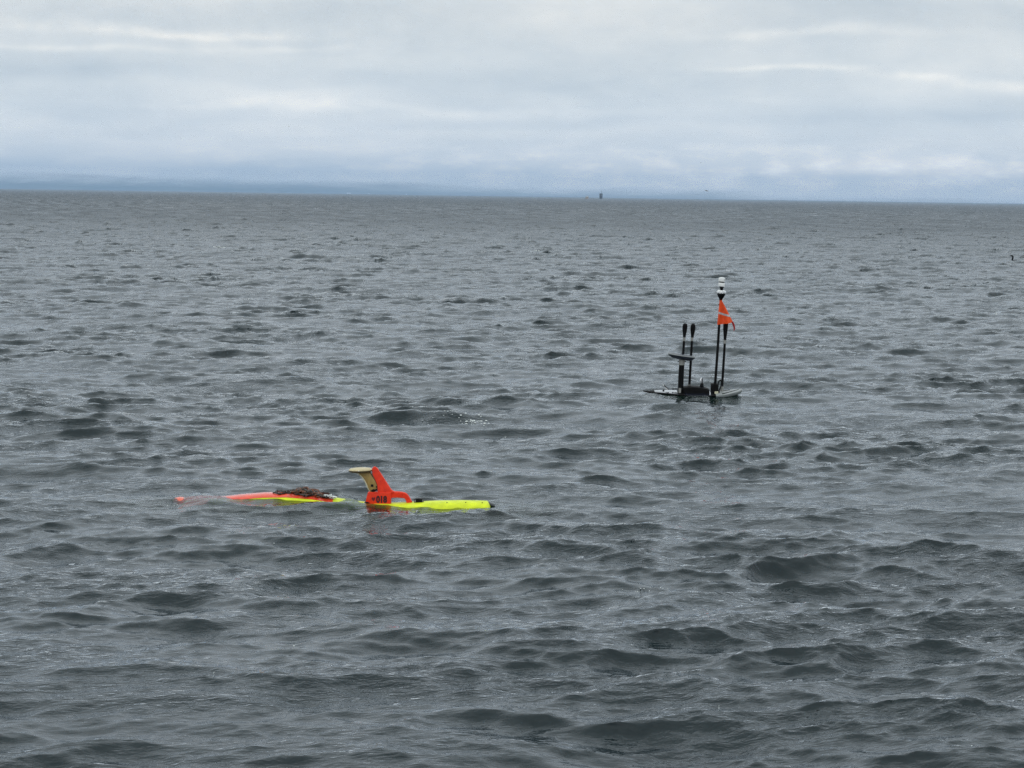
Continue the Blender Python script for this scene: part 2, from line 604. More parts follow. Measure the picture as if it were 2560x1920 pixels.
def sea_z(x, y):
    i = min(np.searchsorted(RR, math.hypot(x, y)), len(RR) - 1)
    j = min(np.searchsorted(TH, math.atan2(x, y)), len(TH) - 1)
    sub = SEAV[max(i - 8, 0):i + 9, max(j - 8, 0):j + 9].reshape(-1, 3)
    d = (sub[:, 0] - x) ** 2 + (sub[:, 1] - y) ** 2
    return float(sub[np.argmin(d), 2])


# ------------------------------------------------------------------ far shore: hills under cloud
def hill_material():
    m = bpy.data.materials.new('hill_slopes')
    m.use_nodes = True
    N = NT(m.node_tree)
    pos = N.n('ShaderNodeNewGeometry').outputs['Position']
    sp = N.n('ShaderNodeSeparateXYZ', {0: pos})
    x, y, z = sp.outputs
    nz = N.noise(pos, 0.0012, 6.0)
    col = N.mix(N.rng(nz, 0.35, 0.65), (0.045, 0.065, 0.045), (0.09, 0.10, 0.06))
    b = N.n('ShaderNodeBsdfDiffuse', {0: col})
    # the cloud deck rests on the slopes: ground is lost in it above a ragged base
    base = N.rng(x, -7000, 5000, 175, -30)
    n1 = N.noise(N.comb(N.m('MULTIPLY', x, 0.00045), N.m('MULTIPLY', z, 0.0035), 1.0), 1.0, 5.0, 0.55, 0.5)
    n2 = N.noise(N.comb(N.m('MULTIPLY', N.m('ADD', x, N.m('MULTIPLY', z, -2.5)), 0.0016), N.m('MULTIPLY', z, 0.012), 5.0), 1.0, 5.0, 0.6, 0.3)
    c = N.m('ADD', N.m('SUBTRACT', z, base), N.m('MULTIPLY', N.m('SUBTRACT', n1, 0.5), 320))
    cover = N.rng(c, -170, 110, smooth=True)
    wisp = N.m('MULTIPLY', N.rng(n2, 0.46, 0.66, smooth=True), N.rng(z, 20, 90))
    cover = N.m('MAXIMUM', cover, N.m('MULTIPLY', wisp, 0.8))
    tr = N.n('ShaderNodeBsdfTransparent')
    mx = N.n('ShaderNodeMixShader', {0: cover, 1: b.outputs[0], 2: tr.outputs[0]})
    o = N.n('ShaderNodeOutputMaterial')
    N.link(mx.outputs[0], o.inputs[0])
    return m


def build_hills():
    nx, ny = 260, 24
    xs = np.linspace(-17000, 17000, nx)
    ys = np.linspace(30000, 35000, ny)
    X, Y = np.meshgrid(xs, ys, indexing='xy')
    rh = np.random.RandomState(4)
    Z = np.zeros_like(X)
    for o_ in range(1, 9):
        for _ in range(3):
            kx, ky, ph = rh.uniform(-1, 1) * o_ / 2600, rh.uniform(-1, 1) * o_ / 2600, rh.uniform(0, 6.28)
            Z += np.abs(np.sin(kx * X + ky * Y + ph)) / o_ ** 1.1
    Z = Z / Z.max()
    t = (Y - 30000) / 5000
    Z = (285 + 85 * Z) * np.clip(t * 1.6, 0, 1) ** 0.7 - 3
    Z[0] = -3
    Z[-1] = -3
    vs = np.stack([X, Y, Z], -1).reshape(-1, 3)
    idx = np.arange(nx * ny).reshape(ny, nx)
    q = np.stack([idx[:-1, :-1], idx[:-1, 1:], idx[1:, 1:], idx[1:, :-1]], -1).reshape(-1, 4)
    me = bpy.data.meshes.new('hills')
    me.from_pydata(vs.tolist(), [], q.tolist())
    o = link_mesh('hills', me, hill_material())
    tag(o, 'blue coastal hills far across the water under low cloud', kind='structure')


build_hills()


def build_haze():
    bm = box_bm((0, 16000, 188.0), (44000, 40000, 382), 0)
    o = from_bm('haze', bm, None, None, smooth=False)
    m = bpy.data.materials.new('haze_air')
    m.use_nodes = True
    N = NT(m.node_tree)
    v = N.n('ShaderNodeVolumePrincipled', {'Color': (0.52, 0.73, 1.0, 1), 'Density': 4.8e-5, 'Anisotropy': 0.0})
    out = N.n('ShaderNodeOutputMaterial')
    N.link(v.outputs[0], out.inputs['Volume'])
    o.data.materials.append(m)
    tag(o, kind='stuff', label='thin bluish sea haze over the whole bay')


HAZE = True
if HAZE:
    build_haze()

# ------------------------------------------------------------------ materials of the things
M_ORANGE = mat('safety_orange_paint', (0.88, 0.040, 0.003), 0.46, spec=0.35, var=0.22, vscale=11.0, color2=(0.70, 0.024, 0.003))
M_YELLOW = mat('fluorescent_yellow_paint', (0.80, 0.92, 0.015), 0.42, spec=0.35, var=0.2, vscale=5.0, color2=(0.60, 0.70, 0.02))
M_DECK = mat('wet_orange_paint', (0.88, 0.075, 0.025), 0.22, coat=0.6, var=0.2, vscale=7.0)
M_CORAL = mat('wet_coral_paint', (0.88, 0.16, 0.09), 0.25, coat=0.5, var=0.15, vscale=9.0)
M_BLACK = mat('black_plastic', (0.004, 0.004, 0.005), 0.5, spec=0.15)
M_CARBON = mat('black_mast_paint', (0.003, 0.003, 0.0035), 0.6, spec=0.12)
M_GOLD = mat('tan_gold_resin', (0.40, 0.26, 0.07), 0.45, var=0.25, vscale=18.0)
M_CREAM = mat('cream_edge_gelcoat', (0.72, 0.70, 0.58), 0.45)
M_GOLDTOP = mat('pale_gold_cap', (0.62, 0.52, 0.30), 0.38, var=0.2, vscale=25.0)
M_GOLDRIM = mat('dark_brown_rim', (0.07, 0.045, 0.02), 0.45)
M_MARK = mat('dark_red_lettering', (0.035, 0.002, 0.003), 0.6)
M_MARK2 = mat('deep_red_lettering', (0.16, 0.004, 0.006), 0.6)
M_WHITE = mat('white_plastic', (0.80, 0.81, 0.80), 0.4)
M_GREY = mat('grey_sleeve', (0.30, 0.30, 0.28), 0.5, var=0.2, vscale=30.0)
M_LGREY = mat('light_grey_gelcoat', (0.30, 0.32, 0.32), 0.4, var=0.2, vscale=6.0)
M_DGREY = mat('dark_grey_hull', (0.055, 0.06, 0.066), 0.4, var=0.25, vscale=7.0)
M_BGREY = mat('blue_grey_panel', (0.030, 0.036, 0.050), 0.3)
M_CHROME = mat('polished_metal', (0.80, 0.80, 0.82), 0.16, 1.0)
M_SOLAR = mat('solar_glass', (0.012, 0.016, 0.03), 0.10, spec=0.8, coat=1.0)
M_FLAG = mat('orange_flag_cloth', (0.85, 0.085, 0.010), 0.8, var=0.2, vscale=8.0)
M_FLAGD = mat('dark_red_flag_tail', (0.30, 0.012, 0.010), 0.85)
M_TAPE = mat('reflective_tape', (0.42, 0.42, 0.44), 0.35)
M_KELP = mat('wet_kelp', (0.035, 0.018, 0.008), 0.28, var=0.6, vscale=12.0, color2=(0.012, 0.008, 0.005))
M_KELP2 = mat('brown_kelp', (0.17, 0.055, 0.018), 0.3, var=0.5, vscale=15.0)
M_FOAM = mat('sea_foam', (0.78, 0.82, 0.80), 0.7)
M_CREAMB = mat('cream_block', (0.52, 0.50, 0.36), 0.5)
M_FEATHER = mat('black_feathers', (0.003, 0.003, 0.004), 0.6, spec=0.15)
M_GULL = mat('grey_feathers', (0.03, 0.03, 0.035), 0.7)
M_SHIPHULL = mat('navy_ship_paint', (0.014, 0.018, 0.028), 0.5)
M_SHIPGREY = mat('grey_ship_steel', (0.10, 0.11, 0.12), 0.5)
M_BOATW = mat('white_boat_paint', (0.75, 0.75, 0.72), 0.4)
M_BOATO = mat('tan_boat_hull', (0.34, 0.27, 0.22), 0.5)
M_WALLW = mat('pale_render_wall', (0.8, 0.8, 0.78), 0.7)


# ------------------------------------------------------------------ half-sunk orange and yellow underwater vehicle
def build_auv():
    Y = Y_AUV
    c = P(960, 1266, Y)
    root = empty('underwater_vehicle', (c.x, Y, 0.0), 'half-sunk orange and yellow underwater drone marked 018, draped with kelp', 'underwater drone')

    XP = lambda p: P(p, 1258, Y).x
    # --- hull: px station, top z, half width
    st = np.array([431, 434, 440, 450, 470, 500, 540, 600, 660, 720, 780, 830, 880, 930, 980, 1030, 1090, 1150, 1200, 1218, 1222, 1226])
    tp = np.array([-.05, .015, .042, .055, .040, .024, .055, .112, .152, .164, .138, .092, .040, .006, .010, .030, .056, .070, .070, .066, .045, -.01])
    hw = np.array([.03, .07, .11, .15, .20, .24, .26, .275, .28, .285, .285, .285, .285, .285, .285, .285, .28, .27, .255, .245, .235, .20])
    bt = np.array([.06, .08, .11, .15, .20, .24, .27, .30, .30, .30, .30, .30, .30, .30, .30, .30, .29, .27, .24, .22, .21, .18])
    X = np.array([XP(p) for p in st])
    xs = np.unique(np.concatenate([X, np.linspace(X[0], X[-1], 70)]))
    seg = 28

    def ring(x, lift=0.0, a0=0.0, a1=2 * math.pi, n=seg, closed=True):
        t_, w_, b_ = (float(np.interp(x, X, v)) for v in (tp, hw, bt))
        zc = t_ - 0.19 * min(1.0, w_ / 0.2)
        pts = []
        for k in range(n):
            a = a0 + (a1 - a0) * k / (n if closed else n - 1)
            ca, sa = math.cos(a), math.sin(a)
            e = 0.78
            yy = w_ * math.copysign(abs(ca) ** e, ca)
            zz = (t_ - zc if sa > 0 else b_) * math.copysign(abs(sa) ** e, sa)
            nrm = Vector((0, ca / max(w_, .05), sa / 0.2)).normalized()
            pts.append(Vector((x, Y + yy, zc + zz)) + nrm * lift)
        return pts
    hull = from_bm('hull', loft([ring(x) for x in xs]), M_YELLOW, root)
    # orange deck strip laid on the forward half
    fx = [x for x in xs if XP(455) < x < XP(838)]
    rings = []
    for x in fx:
        a = ring(x, 0.006, R(40), R(140), 11, False)
        b = ring(x, -0.004, R(40), R(140), 11, False)
        rings.append(a + b[::-1])
    o = from_bm('deck_strip', loft(rings), M_DECK, root)
    o['label'] = 'orange strip along the forward deck'
    # coral nose cap
    fx = [x for x in np.linspace(X[0], XP(468), 10)]
    o = from_bm('nose_cap', loft([ring(x, 0.006) for x in fx]), M_CORAL, root)
    o['label'] = 'coral nose cap just above the water'
    # bow plane under the surface, on the near side
    pl = [Vector((XP(478), Y - .10, -.045)), Vector((XP(538), Y - .10, -.045)), Vector((XP(524), Y - .72, -.06)), Vector((XP(462), Y - .70, -.06))]
    pl = smooth_poly(pl, 2)
    o = from_bm('bow_plane', prism_bm(pl, (0, 0, -0.035), 0.008), M_CORAL, root)
    o['label'] = 'coral fin showing through the water'
    # tail cone and fairing at the right end
    a, b = P(1219, 1257.5, Y - .02), P(1236, 1266, Y - .02)
    d = b - a
    tube('tail_fairing', [a - d * .15, a, a + d * .35, a + d * .7, b, b + d * .1], [.012, .024, .030, .026, .016, .006], M_DGREY, root, 14)
    # screws along the stern
    for p, q in ((1118, 1256.6), (1165, 1256.0), (1206, 1257.5)):
        t_ = float(np.interp(XP(p), X, tp))
        pts = ring(XP(p), 0.002, R(180), R(270), 3, False)
        ang = ring(XP(p), 0.0)
        v = min(ang, key=lambda w: abs(pix(w)[1] - q) + (50 if w.y > Y else 0))
        bm = bmesh.new()
        bmesh.ops.create_uvsphere(bm, u_segments=8, v_segments=5, radius=0.011, matrix=Matrix.Translation(v))
        from_bm('screw', bm, M_BLACK, root)

    # --- antenna fin: base block, swept fin, handle
    def pl_(pts, dy=0.0):
        return [P(p, q, Y) + Vector((0, dy, 0)) for p, q in pts]

    base = [(927, 1264), (916, 1263), (915.0, 1252), (917.5, 1240), (920, 1230.5), (923, 1229), (950, 1229.6), (978, 1230), (978, 1264)]
    o = from_bm('fin_base', prism_bm(pl_(base, -.085), (0, .17, 0), 0.014, 3), M_ORANGE, root)
    fin_base = o
    fin = [(944.5, 1229.2), (944.6, 1220), (943.6, 1212), (939.5, 1202), (934, 1192), (931, 1183), (930.2, 1174), (931.5, 1169), (935, 1166.4), (939.5, 1167.2),
           (943.6, 1170), (948, 1176.5), (955, 1187.5), (963, 1200), (971, 1212.5), (976.8, 1221.5), (981, 1226.3), (986, 1228.6), (986, 1232.5), (944.5, 1232.5)]
    tz = [max(.42, min(1, 1 - (1229 - q) / 63 * .5)) for p, q in fin]
    o = from_bm('fin', prism_bm(pl_(fin, -.062), (0, .124, 0), 0.016, 3, taper=tz), M_ORANGE, root)
    hnd = [(977, 1228.6), (988, 1228.5), (1002, 1229.5), (1011, 1231), (1017, 1234), (1022, 1239.5), (1027, 1248), (1032, 1258.6), (1031, 1262), (977, 1264.5)]
    hole = [(978, 1243.8), (994, 1243.4), (1011.5, 1245.2), (1014.5, 1250), (1017, 1257.2), (978, 1258.2)]
    # loop handle: outer outline bridged to the hole outline
    n = 40

    def resample(pts, n):
        pts = [Vector((a, b, 0)) for a, b in pts]
        L = [0]
        for i in range(len(pts)):
            L.append(L[-1] + (pts[(i + 1) % len(pts)] - pts[i]).length)
        out = []
        for k in range(n):
            s_ = L[-1] * k / n
            i = max(j for j in range(len(pts)) if L[j] <= s_ + 1e-9)
            f = (s_ - L[i]) / max(L[i + 1] - L[i], 1e-9)
            q = pts[i].lerp(pts[(i + 1) % len(pts)], f)
            out.append((q.x, q.y))
        return out
    ctr = Vector((997, 1250, 0))

    def radial(pts, m_):
        rs_ = resample(pts, 400)
        A = [(math.atan2(q - ctr.y, p - ctr.x), (p, q)) for p, q in rs_]
        out = []
        for k in range(m_):
            t_ = -math.pi + 2 * math.pi * k / m_
            out.append(min(A, key=lambda w: abs((w[0] - t_ + math.pi) % (2 * math.pi) - math.pi))[1])
        return out
    m_ = 48
    oo, hh = radial(hnd, m_), radial(hole, m_)
    bm = bmesh.new()
    hw_ = .055
    prof = [(0, .7), (0.12, 1.0), (0.88, 1.0), (1.0, .7)]
    loops = []
    for f, dep in prof:
        loops.append([bm.verts.new(P(a[0] * (1 - f) + b[0] * f, a[1] * (1 - f) + b[1] * f, Y) + Vector((0, -hw_ * dep, 0))) for a, b in zip(oo, hh)])
    for f, dep in prof[::-1]:
        loops.append([bm.verts.new(P(a[0] * (1 - f) + b[0] * f, a[1] * (1 - f) + b[1] * f, Y) + Vector((0, hw_ * dep, 0))) for a, b in zip(oo, hh)])
    for k in range(len(loops)):
        A, B = loops[k], loops[(k + 1) % len(loops)]
        for i in range(m_):
            try:
                bm.faces.new((A[i], A[(i + 1) % m_], B[(i + 1) % m_], B[i]))
            except ValueError:
                pass
    from_bm('carry_handle', bm, M_ORANGE, root)
    # gold strut and cap in front of the fin
    st_ = [(889, 1177.5), (923, 1177.5), (927.5, 1184), (932.5, 1192), (938, 1201), (942.2, 1210), (943.6, 1219), (942.2, 1225), (936, 1229), (929, 1230.5), (925.0, 1227),
           (921.5, 1220), (918.6, 1212), (915.5, 1205.5), (911, 1197.5), (905, 1190), (897.5, 1183)]
    strut = from_bm('antenna_strut', prism_bm(pl_(st_, -.038), (0, .076, 0), 0.008, 2), M_GOLD, root)
    strut['label'] = 'tan gold strut holding the disc antenna'
    ed = [(890.5, 1179), (897, 1183.5), (904.5, 1190.4), (910.5, 1197.8), (915, 1205.8), (918, 1212.3), (921, 1220.3), (925, 1227.5)]
    pts = [P(p - 0.6, q, Y) for p, q in ed]
    bm = tube_bm(pts, [.012, .017, .018, .018, .017, .016, .014, .01], 8, 2.4)
    from_bm('leading_edge', bm, M_CREAM, strut)
    f0 = Y - .040
    sq = [(927.2, 1210.8), (933.4, 1210.8), (933.2, 1216.8), (927.4, 1216.6)]
    from_bm('cleat', prism_bm([P(p, q, f0) for p, q in sq], (0, -.010, 0), .002), M_BLACK, strut)
    sq = [(926, 1227.5), (930, 1224), (934, 1222.6), (938, 1223.6), (942.8, 1221.0), (943.2, 1225), (938.0, 1228.2), (932, 1229.6)]
    from_bm('hinge_mount', prism_bm([P(p, q, f0) for p, q in sq], (0, -.012, 0), .002), M_BLACK, strut)
    sq = [(939.6, 1215.2), (943.4, 1215.2), (943.6, 1219), (940, 1219)]
    from_bm('cleat', prism_bm([P(p, q, f0) for p, q in sq], (0, -.010, 0), .002), M_BLACK, strut)
    dk = [(922.0, 1178.5), (926.5, 1182), (931.5, 1189.6), (937.5, 1199.2), (942.4, 1208.6), (944.4, 1217), (944.2, 1224)]
    tube('seam', [P(p, q, Y - .034) for p, q in dk], .012, M_GOLDRIM, strut, 8)
    # disc: ellipse 60 px wide
    cx, cy = 901.5, 1174.0
    cc = P(cx, cy, Y)
    rad = (P(931, cy, Y).x - P(871.5, cy, Y).x) / 2
    tilt = Matrix.Rotation(R(-2.2), 3, 'Y')

    def disc(prof, seg=40):
        rings = []
        for r_, z_ in prof:
            rings.append([cc + tilt @ Vector((r_ * math.cos(a), r_ * .9 * math.sin(a), z_)) for a in [2 * math.pi * k / seg for k in range(seg)]])
        return loft(rings)
    cap = from_bm('disc_antenna', disc([(rad * .3, .030), (rad * .62, .028), (rad * .9, .018), (rad * .99, .004), (rad, -.004), (rad * .99, -.008)]), M_GOLDTOP, root)
    cap['label'] = 'pale gold disc antenna on top of the strut'
    from_bm('rim', disc([(rad * .985, -.004), (rad * .995, -.012), (rad * .96, -.03), (rad * .80, -.044), (rad * .5, -.05), (rad * .3, -.05)]), M_GOLDRIM, cap)
    bm = bmesh.new()
    bmesh.ops.create_uvsphere(bm, u_segments=8, v_segments=6, radius=.012, matrix=Matrix.Translation(P(897.2, 1177.6, Y - rad * .85)))
    from_bm('bolt', bm, M_WHITE, cap)
    # black bumper at the foot of the fin, black deck fitting with two slots
    hp = [(906, 1264), (908.5, 1258), (913, 1253.8), (919, 1252.6), (924.5, 1254.5), (927, 1258.5), (927.5, 1265)]
    from_bm('bumper', prism_bm(pl_(hp, -.11), (0, .2, 0), .015, 2), M_BLACK, root)
    fp = [(1036, 1248.5), (1039, 1246), (1047.5, 1245.6), (1056, 1246), (1059, 1248.5), (1059, 1257), (1056, 1259.6), (1047.5, 1260), (1039, 1259.6), (1036, 1257)]
    fit = from_bm('deck_fitting', prism_bm(pl_(fp, -.075), (0, .15, 0), .012, 3), M_BLACK, root)
    fit['label'] = 'black rounded fitting on the yellow deck'
    for a in (1037.2, 1056.2):
        sq = [(a, 1249.5), (a + 1.7, 1249.5), (a + 1.7, 1255.5), (a, 1255.5)]
        from_bm('slot', prism_bm([P(p, q, Y - .0755) for p, q in sq], (0, -.006, 0), .001), M_GREY, fit)

    # --- marking: heart and 018 on the near face of the base block
    fy = Y - .0855
    cu = bpy.data.curves.new('number', 'FONT')
    cu.body = '018'
    cu.size = 1.0
    cu.extrude = 0.012
    cu.offset = 0.06
    cu.space_character = 1.0
    to = bpy.data.objects.new('number_text', cu)
    COL.objects.link(to)
    dg = bpy.context.evaluated_depsgraph_get()
    dg.update()
    me = bpy.data.meshes.new_from_object(to.evaluated_get(dg))
    bpy.data.objects.remove(to)
    co = np.array([v.co[:] for v in me.vertices])
    mn, mx = co.min(0), co.max(0)
    tl, br = P(940.2, 1239.4, fy), P(967.6, 1257.6, fy)
    for v in me.vertices:
        u = (v.co.x - mn[0]) / (mx[0] - mn[0])
        w = (v.co.y - mn[1]) / (mx[1] - mn[1])
        p = P(940.2 + 27.4 * u, 1257.6 - 18.2 * w, fy)
        v.co = Vector((p.x, fy - (v.co.z - mn[2]) * .15, p.z))
    o = link_mesh('number_marking', me, M_MARK, fin_base, smooth=False)
    o['label'] = 'dark number 018'
    hpts = []
    for k in range(40):
        t_ = 2 * math.pi * k / 40
        hx = 16 * math.sin(t_) ** 3
        hy = 13 * math.cos(t_) - 5 * math.cos(2 * t_) - 2 * math.cos(3 * t_) - math.cos(4 * t_)
        hpts.append(P(933.4 + hx / 32 * 9.2, 1247.6 - hy / 29 * 11.0, fy))
    o = from_bm('heart_marking', prism_bm(hpts, (0, -.003, 0), 0), M_MARK2, fin_base, smooth=False)
    o['label'] = 'small dark red heart'
    return ring, XP


AUV_RING, AUV_X = build_auv()


# ------------------------------------------------------------------ kelp caught on the drone
def build_kelp():
    rnd = random.Random(5)
    Y = Y_AUV
    root = empty('kelp_clump', P(770, 1240, Y), 'tangle of dark brown kelp lying across the sunken drone', 'kelp')
    env_x = [690, 715, 735, 760, 790, 820, 838]
    env_t = [1239, 1231, 1224, 1220.5, 1227, 1234, 1240]
    for i in range(90):
        p0 = rnd.triangular(690, 832, 762)
        Lp = rnd.uniform(14, 42) * rnd.choice((-1, 1))
        dy = rnd.uniform(-.20, .24)
        n = 9
        pts, rad = [], []
        hgt = rnd.random() ** 0.8
        ph = rnd.uniform(0, 6.28)
        for k in range(n):
            f = k / (n - 1)
            p = min(838, max(686, p0 + Lp * (f - .5)))
            top = np.interp(p, env_x, env_t)
            z_top = P(p, top, Y).z
            bx = AUV_X(p)
            r_ = AUV_RING(bx)
            zs = max([v.z for v in r_ if abs(v.y - (Y + dy)) < .06] or [.08])
            z = zs + .012 + max(0, (z_top - zs)) * hgt * (0.35 + .65 * math.sin(math.pi * f)) * (1 - .5 * abs(dy) / .24) + .01 * math.sin(ph + 7 * f)
            pts.append(Vector((bx + .02 * math.sin(ph + 9 * f), Y + dy + .05 * math.sin(ph + 5 * f), z)))
            rad.append((.006 + .014 * math.sin(math.pi * min(1, f * 1.1)) * rnd.uniform(.5, 1.0)))
        dark = rnd.random() < .58 or p0 < 735
        tube('frond', pts, rad, M_KELP if dark else M_KELP2, root, 6, rnd.choice((.35, .5, 1.0)))
    for i in range(16):
        p0 = rnd.uniform(745, 815)
        x = AUV_X(p0)
        z = P(p0, np.interp(p0, env_x, env_t) + rnd.uniform(3, 9), Y).z
        bm = bmesh.new()
        bmesh.ops.create_icosphere(bm, subdivisions=2, radius=rnd.uniform(.014, .026), matrix=Matrix.Translation((x, Y - rnd.uniform(.02, .16), z)) @ Matrix.Diagonal((1.5, 1, 1, 1)))
        from_bm('float_bladder', bm, M_KELP2 if rnd.random() < .7 else M_KELP, root)


build_kelp()


# ------------------------------------------------------------------ black surface vehicle with masts
def build_usv():
    Y = Y_USV
    c = P(1740, 985, Y)
    root = empty('surface_vehicle', (c.x, Y, 0), 'black unmanned sea glider with four masts, dish and orange flag', 'sea drone')
    heel = math.tan(R(4.5))

    def Q(p, q, dy=0.0):
        v = P(p, q, Y)
        return v + Vector((0, dy, dy * heel))
    # --- hull: station px, deck centre row, half width
    st = np.array([1608, 1616, 1630, 1650, 1675, 1700, 1730, 1760, 1787, 1810, 1828, 1842, 1850, 1855])
    dk = np.array([977.5, 978.2, 978.6, 979.0, 980.0, 981.5, 983.0, 983.2, 982.6, 980.6, 978.0, 975.6, 974.2, 973.6])
    hw = np.array([.03, .07, .14, .22, .30, .36, .40, .41, .40, .36, .29, .20, .12, .04])
    th = np.array([.01, .02, .035, .05, .07, .09, .105, .11, .11, .105, .095, .085, .075, .05])

    def ring(p, lift=0.0, wscale=1.0):
        d_, w_, t_ = (float(np.interp(p, st, v)) for v in (dk, hw, th))
        w_ *= wscale
        c_ = Q(p, d_)
        prof = [(-1, -.008), (-.93, 0.0), (-.5, .012), (0, .016), (.5, .012), (.93, 0.0), (1, -.008), (.98, -.4 * t_), (.84, -.9 * t_), (.5, -1.3 * t_), (0, -1.45 * t_), (-.5, -1.3 * t_), (-.84, -.9 * t_), (-.98, -.4 * t_)]
        return [c_ + Vector((0, u * w_, u * w_ * heel + z + lift)) for u, z in prof]
    ps = np.linspace(1608, 1787, 34)
    hull = from_bm('hull', loft([ring(p) for p in ps]), M_CARBON, root)
    ps = np.linspace(1787, 1855, 18)
    bow = from_bm('bow', loft([ring(p, .0015, 1.004) for p in ps]), M_LGREY, root)
    bow['label'] = 'grey rounded bow of the float'

    def deck_patch(name, p0, p1, u0, u1, m, parent, lift=.006, n=14):
        rings = []
        for p in np.linspace(p0, p1, n):
            d_, w_ = float(np.interp(p, st, dk)), float(np.interp(p, st, hw))
            c_ = Q(p, d_)
            row = []
            for u in np.linspace(u0, u1, 6):
                z = .016 * (1 - u * u)
                row.append(c_ + Vector((0, u * w_, u * w_ * heel + z + lift)))
            low = [v - Vector((0, 0, lift + .004)) for v in row[::-1]]
            rings.append(row + low)
        return from_bm(name, loft(rings), m, parent)
    o = deck_patch('solar_panel', 1636, 1693, -.88, .88, M_SOLAR, root)
    o['label'] = 'glossy aft solar panel reflecting the sky'
    deck_patch('solar_panel', 1710, 1776, -.9, .9, M_SOLAR, root)
    deck_patch('deck_stripe', 1806, 1826, .35, .62, M_BLACK, bow, .008)
    # curved dark stripe round the bow
    pts = [(1803, 990.5), (1815, 989.0), (1826, 985.8), (1835, 981.5), (1842, 977.2), (1846, 974.4)]
    rr_ = []
    for p, q in pts:
        d_, w_ = float(np.interp(p, st, dk)), float(np.interp(p, st, hw))
        u = -0.80 + .55 * (p - 1803) / 43
        c_ = Q(p, d_)
        rr_.append(c_ + Vector((0, u * w_, u * w_ * heel + .012)))
    tube('rubbing_strip', rr_, .016, M_BLACK, bow, 8, .5)
    # rear fin blade and small cleats on the aft deck
    bl = [Q(1656.5, 962.5), Q(1658.5, 962.0), Q(1673, 974), Q(1667, 974)]
    o = from_bm('rudder_blade', prism_bm(bl, (0, .03, .002), .003), M_WHITE, root)
    tube('blade_edge', [Q(1659.5, 963.6, -.006), Q(1666, 968.2, -.006), Q(1672.5, 973.6, -.006)], .012, M_BLACK, o, 6)
    for p, q, w in ((1659, 976, .05), (1683, 973.0, .05), (1691, 973.2, .09)):
        from_bm('cleat', box_bm(Q(p, q, .05), (w, .05, .03), .006), M_BLACK, root)

    def mast(name, pts, rads, m, parent=root, dy=0.0, seg=14, flat=1.0):
        return tube(name, [Q(p, q) + Vector((0, dy, dy * heel)) for p, q in pts], [r / 94.0 for r in rads], m, parent, seg, flat)
    # --- main mast with flag and lights
    mm = mast('main_mast', [(1785.6, 984), (1788, 958), (1793, 890), (1797.5, 820), (1801.5, 755), (1802.3, 744)], [3.5, 3.4, 3.3, 3.2, 3.1, 3.0], M_CARBON)
    o = mast('flared_mount', [(1801.6, 752), (1802.2, 747), (1802.6, 741), (1803, 735.5), (1803.2, 733.5)], [3.2, 4.4, 8.0, 10.4, 10.4], M_CARBON, dy=0)
    o2 = mast('lamp_ring', [(1803.2, 733.6), (1803.3, 731), (1803.5, 727), (1803.6, 725.4)], [10.8, 11.3, 11.0, 8.0], M_WHITE, dy=0)
    o2['label'] = 'white and metal lamp ring round the mast top'
    for k in range(10):
        a = 2 * math.pi * k / 10 + .2
        cc = Q(1803.3, 731) + Vector((math.cos(a) * .112, math.sin(a) * .112, 0))
        from_bm('lamp', box_bm(cc, (.035, .035, .055), .008, Matrix.Rotation(a, 3, 'Z')), M_CHROME, o2)
    mast('neck', [(1803.5, 727), (1803.8, 722), (1804.1, 718.5), (1804.2, 715.5)], [3.6, 3.7, 5.4, 5.6], M_CARBON)
    mast('sensor_can', [(1804.0, 716.2), (1804.1, 715.2), (1804.3, 708.0), (1804.4, 707.0)], [7.8, 8.1, 8.1, 7.6], M_WHITE)
    mast('can_collar', [(1804.4, 707.4), (1804.5, 702.8)], [6.6, 6.6], M_CARBON)
    tp_ = mast('sensor_can', [(1804.5, 704.0), (1804.6, 703.0), (1805.0, 696.2), (1805.1, 694.4), (1805.2, 693.2)], [8.0, 8.3, 8.3, 7.8, 3.0], M_WHITE)
    from_bm('label_plate', box_bm(Q(1811.3, 699.5) + Vector((-.01, -.05, 0)), (.018, .03, .04), .003), M_GREY, tp_)
    # flag: cloth between hoist on the mast and fly, with reflective tape
    NU, NV = 18, 22

    def flag_pt(u, v):
        # v: 0 at the mast head, 1 at the bottom hem; u: 0 at the hoist, 1 at the fly
        hp, hq = 1798.6 + (1792.2 - 1798.6) * v, 750 + 61.5 * v
        fly = [(0, 1803.5, 750), (.3, 1812.0, 766), (.6, 1820.5, 782.5), (.85, 1828.5, 798), (1, 1832.0, 805.0)]
        fp = float(np.interp(v, [a for a, _, _ in fly], [b for _, b, _ in fly]))
        fq = float(np.interp(v, [a for a, _, _ in fly], [c_ for _, _, c_ in fly]))
        p = hp + (fp - hp) * u
        q = hq + (fq - hq) * u + 1.0 * math.sin(math.pi * u) * v
        dy = -.06 - .075 * math.sin(2.6 * math.pi * u + 2.2 * v) * v * (0.4 + u) - .05 * v * u
        return Q(p, q) + Vector((0, dy, 0))

    def cloth(name, uvs, m, parent, thick=.004):
        bm = bmesh.new()
        A = [[bm.verts.new(flag_pt(u, v) + Vector((0, -thick, 0))) for u, v in row] for row in uvs]
        B = [[bm.verts.new(flag_pt(u, v) + Vector((0, thick, 0))) for u, v in row] for row in uvs]
        nr, nc = len(uvs), len(uvs[0])
        for i in range(nr - 1):
            for j in range(nc - 1):
                bm.faces.new((A[i][j], A[i][j + 1], A[i + 1][j + 1], A[i + 1][j]))
                bm.faces.new((B[i][j], B[i + 1][j], B[i + 1][j + 1], B[i][j + 1]))
        for i in range(nr - 1):
            bm.faces.new((A[i][0], A[i + 1][0], B[i + 1][0], B[i][0]))
            bm.faces.new((A[i][-1], B[i][-1], B[i + 1][-1], A[i + 1][-1]))
